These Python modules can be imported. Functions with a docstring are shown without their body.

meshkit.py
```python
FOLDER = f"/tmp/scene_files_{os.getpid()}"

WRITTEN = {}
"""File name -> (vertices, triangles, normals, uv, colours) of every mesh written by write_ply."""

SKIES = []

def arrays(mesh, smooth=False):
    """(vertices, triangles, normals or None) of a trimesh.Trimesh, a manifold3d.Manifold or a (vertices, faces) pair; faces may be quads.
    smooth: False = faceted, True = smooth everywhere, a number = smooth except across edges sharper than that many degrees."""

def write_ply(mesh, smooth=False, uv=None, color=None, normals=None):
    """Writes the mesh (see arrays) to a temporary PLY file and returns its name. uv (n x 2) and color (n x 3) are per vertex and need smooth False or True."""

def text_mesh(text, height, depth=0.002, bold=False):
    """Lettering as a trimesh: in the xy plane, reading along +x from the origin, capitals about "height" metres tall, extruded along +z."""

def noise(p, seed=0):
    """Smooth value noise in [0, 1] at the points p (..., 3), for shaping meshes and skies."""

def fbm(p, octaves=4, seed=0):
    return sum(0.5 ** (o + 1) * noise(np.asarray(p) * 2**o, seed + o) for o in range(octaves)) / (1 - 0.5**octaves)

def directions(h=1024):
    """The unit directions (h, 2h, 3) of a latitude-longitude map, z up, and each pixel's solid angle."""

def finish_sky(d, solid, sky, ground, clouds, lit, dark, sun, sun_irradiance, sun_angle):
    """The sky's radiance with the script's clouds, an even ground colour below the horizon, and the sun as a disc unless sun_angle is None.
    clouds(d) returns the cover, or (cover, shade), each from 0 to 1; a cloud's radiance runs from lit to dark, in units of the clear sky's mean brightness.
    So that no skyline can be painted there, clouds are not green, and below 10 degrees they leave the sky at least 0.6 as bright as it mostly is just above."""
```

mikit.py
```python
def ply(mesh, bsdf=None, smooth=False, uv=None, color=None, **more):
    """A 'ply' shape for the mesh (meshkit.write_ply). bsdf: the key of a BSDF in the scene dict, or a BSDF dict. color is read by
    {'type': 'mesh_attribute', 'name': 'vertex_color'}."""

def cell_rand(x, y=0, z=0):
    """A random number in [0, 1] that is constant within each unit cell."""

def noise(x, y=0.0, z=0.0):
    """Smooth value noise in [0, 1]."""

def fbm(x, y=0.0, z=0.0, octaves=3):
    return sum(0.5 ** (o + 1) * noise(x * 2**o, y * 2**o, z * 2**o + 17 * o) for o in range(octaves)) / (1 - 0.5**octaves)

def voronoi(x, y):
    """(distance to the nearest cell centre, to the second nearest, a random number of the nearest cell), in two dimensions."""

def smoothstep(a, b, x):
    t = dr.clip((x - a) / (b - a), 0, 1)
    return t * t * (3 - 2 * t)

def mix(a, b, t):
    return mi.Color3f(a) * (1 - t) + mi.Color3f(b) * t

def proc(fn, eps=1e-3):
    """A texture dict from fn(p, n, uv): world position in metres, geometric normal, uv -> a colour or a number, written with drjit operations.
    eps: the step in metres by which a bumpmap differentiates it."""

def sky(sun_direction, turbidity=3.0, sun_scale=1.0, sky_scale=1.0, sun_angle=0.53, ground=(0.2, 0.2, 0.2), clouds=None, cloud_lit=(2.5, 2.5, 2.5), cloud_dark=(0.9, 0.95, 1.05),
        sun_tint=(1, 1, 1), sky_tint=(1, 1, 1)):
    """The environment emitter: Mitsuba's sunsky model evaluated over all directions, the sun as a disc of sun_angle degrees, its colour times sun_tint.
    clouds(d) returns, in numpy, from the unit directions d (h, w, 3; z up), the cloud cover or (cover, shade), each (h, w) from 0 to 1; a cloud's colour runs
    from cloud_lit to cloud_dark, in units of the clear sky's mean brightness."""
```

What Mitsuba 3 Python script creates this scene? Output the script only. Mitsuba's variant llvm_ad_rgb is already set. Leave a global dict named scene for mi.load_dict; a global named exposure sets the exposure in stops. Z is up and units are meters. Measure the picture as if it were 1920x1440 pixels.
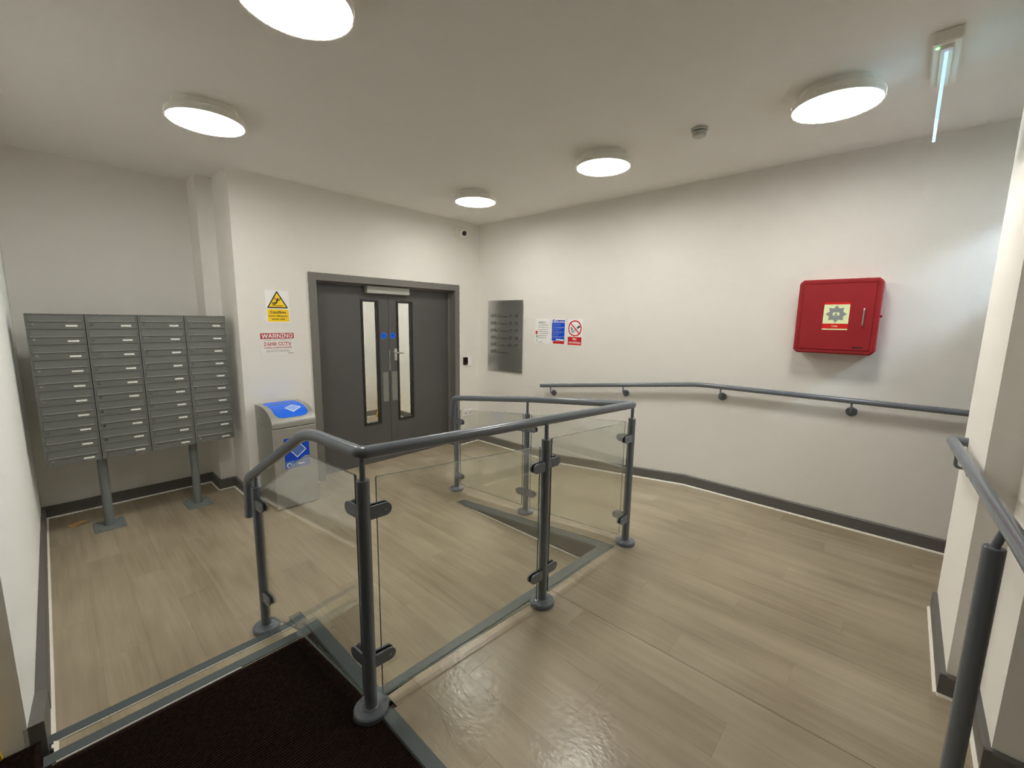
import math
import random

import drjit as dr
import manifold3d as m3
import mitsuba as mi
import numpy as np
import trimesh
from shapely import affinity
from shapely.geometry import LineString, Point, Polygon, box as sbox
from shapely.ops import unary_union

import meshkit
import mikit

random.seed(7)
T = mi.ScalarTransform4f
scene, labels = {}, {}

# ------------------------------------------------------------------ camera, light, exposure
EYE = np.array([-4.0304, -4.3260, 1.6917])
FWD = np.array([0.72913088, 0.66804810, -0.14859304])
UP = np.array([0.09905251, 0.11182346, 0.98877910])
scene["camera"] = {
    "type": "perspective", "fov": 100.29526, "fov_axis": "x", "near_clip": 0.02, "far_clip": 60.0,
    "to_world": T().look_at(origin=EYE.tolist(), target=(EYE + FWD).tolist(), up=UP.tolist()),
}
LAMP = [15.0, 14.6, 13.4]          # radiance of the round ceiling lamps
HALL_LAMP = [30.0, 29.8, 28.5]     # the lamp in the hall behind the doors
DAY = [26.0, 33.0, 39.0]      # the cool lamp of the side passage
exposure = 1.40

# ------------------------------------------------------------------ sizes of the room
HC = 2.92      # ceiling
H = 0.15       # upper floor level
LX = -4.19     # left wall
RAMP0, RAMP1 = -1.40, -2.90   # foot and head of the ramp (y)


def ramp_z(y):
    return H * min(1.0, max(0.0, (RAMP0 - y) / (RAMP0 - RAMP1)))


# ------------------------------------------------------------------ materials
def lin(r, g, b):
    c = np.array([r, g, b]) / 255.0
    c = np.where(c <= 0.04045, c / 12.92, ((c + 0.055) / 1.055) ** 2.4)
    return {"type": "rgb", "value": [float(v) for v in c]}


def principled(color, rough=0.5, **kw):
    return {"type": "twosided", "bsdf": {"type": "principled", "base_color": color, "roughness": rough, **kw}}


def bumped(inner, fn, scale, eps=1e-3):
    return {"type": "twosided", "bsdf": {"type": "bumpmap", "arbitrary": mikit.proc(fn, eps), "scale": scale, "bsdf": inner}}


fbm, noise, smoothstep, cell_rand = mikit.fbm, mikit.noise, mikit.smoothstep, mikit.cell_rand
PW, PL = 0.18, 1.22      # vinyl planks
PX0 = -2.20              # a joint of the plank rows


def row_shift(i):
    return ((i * 0.37) % 1.0) * PL


def vinyl(p, n, uv):
    u = (p.x - PX0) / PW
    i = dr.floor(u)
    s = i * 0.37
    s = (s - dr.floor(s)) * PL
    j = dr.floor((p.y + s) / PL)
    r = cell_rand(i + 200, j + 200, 3)
    grain = fbm(p.x * 95 + r * 40, p.y * 4.5, r * 9, 3)
    streak = fbm(p.x * 30 + r * 60, p.y * 1.9 + r * 17, 4.0, 3)
    cloud = fbm(p.x * 7 + r * 31, p.y * 1.6 + r * 11, 2.0, 3)
    wear = fbm(p.x * 2.1, p.y * 2.1, 5.0, 3)
    t = 0.18 * (r - 0.5) + 0.46 * (grain - 0.5) + 0.42 * (streak - 0.5) + 0.80 * (cloud - 0.5) + 0.95 * (wear - 0.5)
    t = dr.clip(t + 0.5, 0, 1)
    return mikit.mix((0.262, 0.214, 0.147), (0.404, 0.344, 0.250), t)


def vinyl_rough(p, n, uv):
    return 0.19 + 0.14 * fbm(p.x * 9, p.y * 9, 1.0, 3)


def vinyl_bump(p, n, uv):
    return fbm(p.x * 95, p.y * 60, 0.0, 2)


def wall_bump(p, n, uv):
    return fbm(p.x * 60, p.y * 60, p.z * 60, 2)


def wall_color(p, n, uv):
    t = fbm(p.x * 1.3, p.y * 1.3, p.z * 1.3, 3)
    return mikit.mix((0.775, 0.758, 0.722), (0.805, 0.788, 0.752), t)


def ceiling_color(p, n, uv):
    t = fbm(p.x * 1.1, p.y * 1.1, 3.0, 3)
    return mikit.mix((0.830, 0.812, 0.778), (0.855, 0.837, 0.803), t)


def brushed(p, n, uv):
    g = fbm(p.x * 3, p.y * 3, p.z * 420, 2)
    return mikit.mix((0.52, 0.52, 0.51), (0.62, 0.62, 0.61), g)


def carpet(p, n, uv):
    t = fbm(p.x * 150, p.y * 150, p.z * 60, 2)
    return mikit.mix((0.012, 0.0075, 0.0065), (0.030, 0.019, 0.016), t)


def silver_paint(p, n, uv):
    t = fbm(p.x * 14, p.y * 14, p.z * 14, 2)
    return mikit.mix((0.36, 0.36, 0.335), (0.41, 0.41, 0.38), t)


B = {
    "m_wall": bumped({"type": "principled", "base_color": mikit.proc(wall_color), "roughness": 0.75, "specular": 0.25}, wall_bump, 0.0006, 2e-3),
    "m_whitewall": bumped({"type": "principled", "base_color": {"type": "rgb", "value": [0.76, 0.78, 0.775]}, "roughness": 0.75, "specular": 0.25}, wall_bump, 0.0006, 2e-3),
    "m_ceiling": {"type": "twosided", "bsdf": {"type": "diffuse", "reflectance": mikit.proc(ceiling_color)}},
    "m_vinyl": bumped({"type": "principled", "base_color": mikit.proc(vinyl), "roughness": mikit.proc(vinyl_rough), "specular": 0.5}, vinyl_bump, 0.0005, 1e-3),
    "m_slab": principled(lin(70, 60, 50), 0.8),
    "m_skirting": principled(lin(99, 97, 95), 0.45),
    "m_bead": principled(lin(238, 234, 224), 0.3),
    "m_trim": principled(lin(78, 87, 89), 0.4),
    "m_upstand": principled(lin(72, 75, 74), 0.5),
    "m_alu": principled(lin(225, 222, 215), 0.35, metallic=0.3),
    "m_mat": {"type": "twosided", "bsdf": {"type": "diffuse", "reflectance": mikit.proc(carpet)}},
    "m_door": principled(lin(82, 81, 81), 0.45),
    "m_frame": principled(lin(112, 109, 105), 0.45),
    "m_gasket": principled(lin(34, 33, 32), 0.6),
    "m_rail": principled(lin(104, 111, 119), 0.22, specular=0.6),
    "m_rubber": principled(lin(24, 24, 25), 0.5),
    "m_glass": {"type": "thindielectric", "int_ior": 1.5, "ext_ior": 1.0, "specular_transmittance": {"type": "rgb", "value": [0.962, 0.974, 0.956]}},
    "m_pane": {"type": "thindielectric", "int_ior": 1.5, "ext_ior": 1.0, "specular_transmittance": {"type": "rgb", "value": [0.95, 0.97, 0.95]}},
    "m_glassedge": principled(lin(72, 88, 80), 0.15, specular=0.8),
    "m_steel": principled(mikit.proc(brushed), 0.30, metallic=1.0),
    "m_chrome": principled(lin(215, 213, 208), 0.18, metallic=1.0),
    "m_plate": principled(lin(150, 150, 146), 0.4, metallic=0.7),
    "m_letterbox": principled(lin(110, 113, 110), 0.42),
    "m_letterlip": principled(lin(132, 135, 131), 0.3),
    "m_letterdark": principled(lin(66, 68, 65), 0.5),
    "m_leg": principled(lin(118, 124, 124), 0.45),
    "m_tag": principled(lin(240, 240, 236), 0.4),
    "m_silver": principled(mikit.proc(silver_paint), 0.36, metallic=0.45),
    "m_blue": principled(lin(20, 105, 235), 0.35),
    "m_deepblue": principled(lin(0, 70, 200), 0.35),
    "m_paleblue": principled(lin(140, 175, 245), 0.4),
    "m_greyblue": principled(lin(82, 118, 190), 0.4),
    "m_white": principled(lin(240, 240, 240), 0.45),
    "m_offwhite": principled(lin(232, 230, 224), 0.45),
    "m_print": principled(lin(32, 32, 33), 0.6),
    "m_greyprint": principled(lin(140, 140, 142), 0.6),
    "m_palegreen": principled(lin(232, 240, 190), 0.4),
    "m_stargrey": principled(lin(140, 146, 146), 0.4),
    "m_yellow": principled(lin(250, 208, 20), 0.4),
    "m_signred": principled(lin(196, 32, 38), 0.4),
    "m_dullred": principled(lin(176, 62, 66), 0.45),
    "m_leaf": principled(lin(90, 160, 60), 0.5),
    "m_cabinet": principled(lin(148, 36, 42), 0.38, specular=0.4),
    "m_cabinetband": principled(lin(205, 32, 30), 0.4),
    "m_plastic": principled(lin(226, 224, 216), 0.4),
    "m_greyplastic": principled(lin(176, 176, 170), 0.4),
    "m_black": principled(lin(18, 16, 18), 0.25),
    "m_card": principled(lin(196, 160, 110), 0.8),
    "m_acrylic": principled(lin(200, 214, 240), 0.2),
}
scene.update(B)


# ------------------------------------------------------------------ mesh helpers
def fix(m):
    if m.volume < 0:
        m.invert()
    return m


def box(x0, x1, y0, y1, z0, z1):
    m = trimesh.creation.box(extents=(x1 - x0, y1 - y0, z1 - z0))
    m.apply_translation(((x0 + x1) / 2, (y0 + y1) / 2, (z0 + z1) / 2))
    return m


def cbox(x0, x1, y0, y1, z0, z1, c=0.003):
    """A box with chamfered edges."""
    pts = []
    for sx, sy, sz in np.ndindex(2, 2, 2):
        p = np.array([(x0, x1)[sx], (y0, y1)[sy], (z0, z1)[sz]], float)
        d = np.array([1 - 2 * sx, 1 - 2 * sy, 1 - 2 * sz]) * c
        for k in range(3):
            q = p + d
            q[k] = p[k]
            pts.append(q)
    return trimesh.convex.convex_hull(np.array(pts))


def hull(pts):
    return trimesh.convex.convex_hull(np.array(pts, float))


def cat(*ms):
    return trimesh.util.concatenate([m for m in ms])


def cyl(p0, p1, r, n=24, r1=None):
    p0, p1 = np.array(p0, float), np.array(p1, float)
    return tube([p0, p1], r, n, r1=r1)


def frame_of(t, a=None):
    t = t / np.linalg.norm(t)
    if a is None:
        a = np.cross(t, [0, 0, 1.0] if abs(t[2]) < 0.9 else [1.0, 0, 0])
    a = a - t * (a @ t)
    a /= np.linalg.norm(a)
    return a, np.cross(t, a)


def tube(pts, r, n=20, r1=None):
    """A round tube with flat caps along a polyline."""
    P = np.array(pts, float)
    k = len(P)
    seg = np.diff(P, axis=0)
    seg /= np.linalg.norm(seg, axis=1, keepdims=True)
    tang = np.vstack([seg[:1], (seg[:-1] + seg[1:]) if k > 2 else np.zeros((0, 3)), seg[-1:]])
    rad = np.linspace(r, r if r1 is None else r1, k)
    ang = np.arange(n) * 2 * np.pi / n
    V, a = [], None
    for i in range(k):
        a, b = frame_of(tang[i], a)
        t = tang[i] / np.linalg.norm(tang[i])
        ca = max(0.5, float(t @ seg[min(i, k - 2)]))
        V.append(P[i] + rad[i] * (np.cos(ang)[:, None] * a + np.sin(ang)[:, None] * b) / (ca if 0 < i < k - 1 else 1))
    V = np.vstack(V + [P[:1], P[-1:]])
    F = []
    for i in range(k - 1):
        for j in range(n):
            q, w = i * n + j, i * n + (j + 1) % n
            F += [[q, w, w + n], [q, w + n, q + n]]
    c0, c1 = k * n, k * n + 1
    for j in range(n):
        F += [[c0, (j + 1) % n, j], [c1, (k - 1) * n + j, (k - 1) * n + (j + 1) % n]]
    return fix(trimesh.Trimesh(V, F, process=False))


def fillet(pts, r, n=8):
    """The polyline with its inner corners rounded."""
    P = [np.array(p, float) for p in pts]
    r = [r] * len(P) if np.isscalar(r) else r
    out = [P[0]]
    for i in range(1, len(P) - 1):
        a, b = P[i - 1] - P[i], P[i + 1] - P[i]
        la, lb = np.linalg.norm(a), np.linalg.norm(b)
        d = min(r[i], la * 0.48, lb * 0.48)
        s, e = P[i] + a / la * d, P[i] + b / lb * d
        for t in np.linspace(0, 1, n + 1):
            out.append((1 - t) ** 2 * s + 2 * t * (1 - t) * P[i] + t * t * e)
    return out + [P[-1]]


def lathe(profile, n=40, center=(0, 0, 0)):
    m = trimesh.creation.revolve(np.array(profile, float), sections=n)
    m.apply_translation(center)
    return fix(m)


def extrude(poly, depth):
    geoms = [g for g in getattr(poly, "geoms", [poly]) if g.area > 1e-9]
    return trimesh.util.concatenate([trimesh.creation.extrude_polygon(g, depth, engine="earcut") for g in geoms])


class Plane:
    """A plane to draw on: origin, right, up; its normal is right x up."""

    def __init__(self, origin, right, up=(0, 0, 1)):
        self.o, self.r, self.u = (np.array(v, float) for v in (origin, right, up))
        self.n = np.cross(self.r, self.u)

    def put(self, m, lift=0.0):
        m = m.copy()
        M = np.eye(4)
        M[:3, 0], M[:3, 1], M[:3, 2], M[:3, 3] = self.r, self.u, self.n, self.o + self.n * lift
        m.apply_transform(M)
        return m

    def poly(self, g, lift, depth=0.0006):
        return self.put(extrude(g, depth), lift)

    def text(self, s, x, y, h, lift, width=None, align="c", bold=True, depth=0.0006):
        m = meshkit.text_mesh(s, h, depth, bold)
        b = m.bounds
        w = b[1][0] - b[0][0]
        k = (width / w) if width else 1.0
        m.apply_translation((-b[0][0], 0, 0))
        m.apply_scale((k, 1, 1))
        w *= k
        m.apply_translation((x - (w / 2 if align == "c" else w if align == "r" else 0), y, 0))
        return self.put(m, lift)


def rrect(x0, y0, x1, y1, r=0.004):
    return sbox(x0 + r, y0 + r, x1 - r, y1 - r).buffer(r, quad_segs=6)


used = {}


def key_of(name):
    n = used.get(name, 0)
    used[name] = n + 1
    return name if n == 0 else f"{name}_{n:03d}"


def add(name, mesh, bsdf, smooth=False, parent=None, ply=None, to_world=None, **more):
    k = key_of(f"{parent}__{name}" if parent else name)
    d = dict(ply) if ply else mikit.ply(mesh, bsdf, smooth, **more)
    if to_world is not None:
        d["to_world"] = to_world
    scene[k] = d
    return k


def tag(k, label=None, category=None, group=None, kind=None):
    d = {}
    for a, v in (("label", label), ("category", category), ("group", group), ("kind", kind)):
        if v:
            d[a] = v
    labels[k] = d
    return k


def thing(name, label, category, group=None):
    return tag(key_of(name), label, category, group)


def struct(name, mesh, bsdf, label, category, parent=None, smooth=False):
    return tag(add(name, mesh, bsdf, smooth, parent), label, category, kind="structure")


# ------------------------------------------------------------------ the room shell
FLOOR_X = (-4.19, 0.0)
struct("ceiling", box(-6.3, 0.4, -6.8, 2.6, HC, HC + 0.12), "m_ceiling", "flat off-white plastered ceiling with round lamps", "ceiling")

w = m3.Manifold.cube((2.87, 0.2, HC)).translate((-2.87, 0.0, 0.0)) - m3.Manifold.cube((1.79, 0.5, 2.07)).translate((-2.20, -0.1, -0.01))
mm = w.to_mesh()
struct("wall_far", trimesh.Trimesh(mm.vert_properties[:, :3], mm.tri_verts), "m_wall", "cream painted wall around the grey double doors", "wall")
struct("wall_right", box(0.0, 0.2, -6.8, 0.0, 0, HC), "m_wall", "long cream wall behind the ramp with red cabinet and handrail", "wall")
struct("wall_left", extrude(Polygon([(-6.3, -2.16), (-4.213, -2.16), (-4.19, 0.97), (-6.3, 0.97)]), HC), "m_whitewall", "white wall at the left edge beside the steps", "wall")
struct("wall_back", box(LX, -3.0, 0.77, 0.97, 0, HC), "m_wall", "shaded cream wall of the recess behind the letterboxes", "wall")
struct("wall_pier", box(-3.0, -2.6, 0.47, 0.97, 0, HC).union(box(-2.87, -2.6, 0.2, 0.5, 0, HC)) if False else cat(box(-3.0, -2.6, 0.47, 0.97, 0, HC), box(-2.87, -2.6, 0.2, 0.47, 0, HC)), "m_wall", "narrow cream pier right of the letterbox recess", "wall")
nib = Polygon([(-0.84, -4.605), (-1.6, -4.605), (-1.6, -4.70), (-1.95, -4.70), (-1.95, -6.6), (-0.84, -6.6)])
struct("wall_column", extrude(nib, HC), "m_wall", "stepped cream wall end beside the right handrail", "wall")
struct("wall_rear", box(-6.3, 0.2, -6.8, -6.6, 0, HC), "m_wall", "cream wall behind the viewer", "wall")
struct("wall_entrance", box(-6.3, -6.1, -6.6, -2.16, 0, HC), "m_wall", "cream wall at the far side of the entrance mat", "wall")
struct("wall_hall_back", box(-2.6, 0.25, 2.37, 2.57, 0, HC), "m_wall", "white hall wall seen through the door glass", "wall")
struct("wall_hall_right", box(0.05, 0.25, 0.2, 2.37, 0, HC), "m_wall", "white side wall of the hall behind the right door glass", "wall")
struct("wall_hall_left", box(-2.8, -2.6, 0.97, 2.57, 0, HC), "m_wall", "white wall closing the hall behind the doors", "wall")

# floors: a slab, and vinyl planks on it
struct("floor", box(-4.6, 0.3, -3.4, 2.5, -0.12, -0.005), "m_slab", "lower floor of brown oak look vinyl planks", "floor")
struct("landing", cat(box(-3.24, 0.0, -6.6, -2.96, -0.02, H - 0.005), box(-1.52, 0.0, -2.96, -2.9, -0.02, H - 0.005), box(-6.1, -3.24, -6.6, -2.30, -0.02, H - 0.005)), "m_slab", "upper floor of brown vinyl planks along the right", "floor")
rp = Polygon([(RAMP0, -0.02), (RAMP1, -0.02), (RAMP1, H - 0.005), (RAMP0, -0.005)])
m = extrude(rp, 1.58)
M = np.eye(4)
M[:3, 0], M[:3, 1], M[:3, 2], M[:3, 3] = (0, 1, 0), (0, 0, 1), (1, 0, 0), (-1.58, 0, 0)
m.apply_transform(M)
struct("ramp", fix(m), "m_upstand", "sloping vinyl ramp between glass balustrade and right wall", "ramp")

plank_cache = {}


def planks(parent, rects, zf, flat):
    """Planks on the common grid, cut to the rectangles (x0, x1, y0, y1)."""
    G = 0.00015
    for x0, x1, y0, y1 in rects:
        i0, i1 = math.floor((x0 - PX0) / PW + 1e-6), math.ceil((x1 - PX0) / PW - 1e-6)
        for i in range(i0, i1):
            a, b = max(x0, PX0 + i * PW), min(x1, PX0 + (i + 1) * PW)
            if b - a < 0.004:
                continue
            ga = 0.0022 if (i == 0 and parent == "landing") else G
            s = row_shift(i)
            j0, j1 = math.floor((y0 + s) / PL + 1e-6), math.ceil((y1 + s) / PL - 1e-6)
            for j in range(j0, j1):
                c, d = max(y0, j * PL - s), min(y1, (j + 1) * PL - s)
                if d - c < 0.004:
                    continue
                X0, X1, Y0, Y1 = a + ga, b - G, c + G, d - G
                if flat is not None:
                    kk = (round(X1 - X0, 4), round(Y1 - Y0, 4))
                    if kk not in plank_cache:
                        e = 0.0002
                        plank_cache[kk] = mikit.ply(hull([(sx, sy, 0) for sx in (0, kk[0]) for sy in (0, kk[1])] + [(sx, sy, 0.005 - e) for sx in (0, kk[0]) for sy in (0, kk[1])]
                                                         + [(sx, sy, 0.005) for sx in (e, kk[0] - e) for sy in (e, kk[1] - e)]), "m_vinyl")
                    add("plank", None, None, parent=parent, ply=plank_cache[kk], to_world=T().translate((X0, Y0, flat - 0.005)))
                else:
                    add("plank", hull([(x, y, zf(y) - q) for x in (X0, X1) for y in (Y0, Y1) for q in (0, 0.005)]), "m_vinyl", parent=parent)


planks("floor", [(-4.19, -1.58, -2.05, 0.77), (-3.22, -1.58, -2.86, -2.05), (-1.58, 0.0, RAMP0, 0.0), (-2.20, -0.42, 0.0, 0.2), (-2.6, 0.05, 0.2, 2.37)], None, 0.0)
planks("landing", [(-3.238, 0.0, -4.70, -2.985), (-3.22, -1.50, -2.985, -2.915), (-1.50, 0.0, -2.985, RAMP1), (-3.238, -1.95, -6.6, -4.70), (-0.84, 0.0, -6.6, -4.70), (-4.8, -3.296, -6.0, -4.562)], None, H)
planks("ramp", [(-1.50, 0.0, RAMP1, RAMP0)], ramp_z, None)


# ------------------------------------------------------------------ skirtings with a white bead at the foot
def run(p0, p1, n, prof):
    """A profile [(out, up)] swept from p0 to p1 (x, y, z), n pointing out of the wall."""
    n = np.array([n[0], n[1], 0.0])
    V = [np.array(p, float) + n * a + np.array([0, 0, b]) for p in (p0, p1) for a, b in prof]
    k = len(prof)
    F = []
    for j in range(k):
        q, r_ = j, (j + 1) % k
        F += [[q, r_, r_ + k], [q, r_ + k, q + k]]
    for j in range(1, k - 1):
        F += [[0, j + 1, j], [k, k + j, k + j + 1]]
    return fix(trimesh.Trimesh(V, F, process=False))


SK = [(0, 0), (0.020, 0), (0.020, 0.092), (0.013, 0.100), (0, 0.100)]
BD = [(0.018, 0.0), (0.031, 0.0), (0.028, 0.006), (0.018, 0.011)]


def skirting(name, runs, label, beads=None, back=0.0):
    prof = [(-back, 0)] + SK[1:4] + [(-back, 0.100)]
    k = struct(name, cat(*[run(*r_, prof) for r_ in runs]), "m_skirting", label, "skirting board")
    b = add("sealant_bead", cat(*[run(*r_, BD) for r_ in (beads or runs)]), "m_bead", parent=k)
    labels[b] = {"label": "bright white sealant line along the skirting foot"}


skirting("baseboard_far", [((-2.87, 0, 0), (-2.2534, 0, 0), (0, -1)), ((-0.3556, 0, 0), (0, 0, 0), (0, -1))], "dark grey skirting along the wall with the double doors")
skirting("baseboard_right", [((0, 0, 0), (0, RAMP0, 0), (-1, 0)), ((0, RAMP0, 0), (0, RAMP1, H), (-1, 0)), ((0, RAMP1, H), (0, -6.6, H), (-1, 0))], "dark grey skirting following the ramp along the right wall")
skirting("baseboard_back", [((LX, 0.77, 0), (-3.0, 0.77, 0), (0, -1)), ((-3.0, 0.77, 0), (-3.0, 0.45, 0), (-1, 0)), ((-3.02, 0.47, 0), (-2.87, 0.47, 0), (0, -1)), ((-2.87, 0.47, 0), (-2.87, -0.02, 0), (-1, 0))], "dark grey skirting inside the letterbox recess")
sl = [((LX, 0.77, 0), (LX, -1.80, 0), (1, 0))]
skirting("baseboard_left", sl, "dark grey skirting along the left wall down to the steps", [((LX, 0.77, 0), (LX, -2.05, 0), (1, 0))], 0.03)
# the stepped end piece of the left skirting, cut as a sloping string
string = Polygon([(-1.78, 0.0), (-1.78, 0.10), (-2.16, 0.215), (-2.16, 0.0)])
m = extrude(string, 0.053)
M = np.eye(4)
M[:3, 0], M[:3, 1], M[:3, 2], M[:3, 3] = (0, 1, 0), (0, 0, 1), (1, 0, 0), (-4.225, 0, 0)
m.apply_transform(M)
add("stair_string", fix(m), "m_skirting", parent="baseboard_left")
skirting("baseboard_column", [((-0.86, -4.605, H), (-1.62, -4.605, H), (0, 1)), ((-1.6, -4.585, H), (-1.6, -4.70, H), (-1, 0)), ((-1.6, -4.70, H), (-1.97, -4.70, H), (0, 1)), ((-1.95, -4.68, H), (-1.95, -6.6, H), (-1, 0))], "dark grey skirting around the stepped wall end at the right")
skirting("baseboard_hall", [((-2.6, 2.37, 0), (0.05, 2.37, 0), (0, -1)), ((0.05, 2.37, 0), (0.05, 0.2, 0), (-1, 0))], "dark skirting in the hall behind the doors")

# ------------------------------------------------------------------ double doors
d1 = "door_1"
tag(d1, "dark grey double fire doors with tall narrow glass panes", "door", kind="structure")
FX0, FX1, FT, FW = -2.2534, -0.3556, 2.12, 0.072
out = sbox(FX0, 0, FX1, FT).difference(sbox(FX0 + FW, -0.1, FX1 - FW, FT - FW))
pl = Plane((0, 0.0, 0), (1, 0, 0))
reveal = sbox(-2.20, 0, -0.41, 2.07).difference(sbox(FX0 + FW, -0.1, FX1 - FW, FT - FW))
fr = add("frame", cat(pl.put(extrude(out, 0.016), 0.0), pl.put(extrude(reveal, 0.205), -0.2)), "m_frame", parent=d1)
labels[fr] = {"label": "lighter grey door frame"}
stop = sbox(FX0 + FW, 0, FX1 - FW, FT - FW).difference(sbox(FX0 + FW + 0.018, -0.1, FX1 - FW - 0.018, FT - FW - 0.018))
add("door_stop", pl.put(extrude(stop, 0.025), -0.125), "m_frame", parent=d1)
LY, LT = 0.13, 0.044
for a, b, g0, g1, px0, px1, dotx in ((-2.178, -1.311, -1.628, -1.458, -1.400, -1.332, -1.376), (-1.307, -0.432, -1.181, -1.005, -1.283, -1.208, -1.257)):
    lp = Plane((0, LY, 0), (1, 0, 0))
    hole = sbox(g0 - 0.012, 0.473, g1 + 0.012, 1.878)
    leaf = add("leaf", lp.put(extrude(sbox(a, 0.006, b, 2.044).difference(hole), LT), -LT), "m_door", parent=d1)
    bead = sbox(g0 - 0.022, 0.463, g1 + 0.022, 1.888).difference(sbox(g0, 0.485, g1, 1.866))
    add("glazing_bead", cat(lp.put(extrude(bead, 0.010), -0.001), lp.put(extrude(hole.difference(sbox(g0, 0.485, g1, 1.866)), LT - 0.004), -LT + 0.002)), "m_gasket", parent=leaf)
    k = add("glass_pane", lp.put(extrude(sbox(g0, 0.485, g1, 1.866), 0.006), -0.025), "m_pane", parent=leaf)
    labels[k] = {"label": "tall narrow clear glass pane"}
    k = add("sign_disc", lp.put(extrude(Point(dotx, 1.486).buffer(0.037, quad_segs=10), 0.002), 0.0), "m_blue", parent=leaf)
    labels[k] = {"label": "round blue sign"}
    add("sign_mark", lp.put(extrude(Point(dotx, 1.486).buffer(0.019, quad_segs=8), 0.0008), 0.002), "m_deepblue", parent=leaf)
    k = add("push_plate", lp.put(extrude(rrect(px0, 0.712, px1, 1.062, 0.004), 0.0015), 0.0), "m_plate", parent=leaf)
    labels[k] = {"label": "brushed metal push plate"}
    for hz in (0.25, 1.05, 1.80):
        hx = a + 0.002 if a < -2 else b - 0.002
        add("hinge", cyl((hx, LY - 0.006, hz - 0.05), (hx, LY - 0.006, hz + 0.05), 0.006, 10), "m_plate", parent=leaf)
right_leaf = "door_1__leaf_001"
lp = Plane((0, LY, 0), (1, 0, 0))
hp = cat(lp.put(extrude(rrect(-1.243, 1.19, -1.207, 1.335, 0.016), 0.006), 0.0), cyl((-1.225, LY - 0.002, 1.285), (-1.225, LY - 0.05, 1.285), 0.010, 12),
         tube(fillet([(-1.225, LY - 0.048, 1.285), (-1.185, LY - 0.052, 1.285), (-1.150, LY - 0.05, 1.278)], 0.02), 0.009, 12), cyl((-1.225, LY - 0.006, 1.225), (-1.225, LY - 0.016, 1.225), 0.011, 14))
k = add("handle", hp, "m_chrome", smooth=30, parent=right_leaf)
labels[k] = {"label": "chrome lever handle"}
add("lock_strip", lp.put(extrude(sbox(-1.3085, 1.08, -1.3025, 1.32), 0.002), 0.0), "m_chrome", parent=right_leaf)
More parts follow.
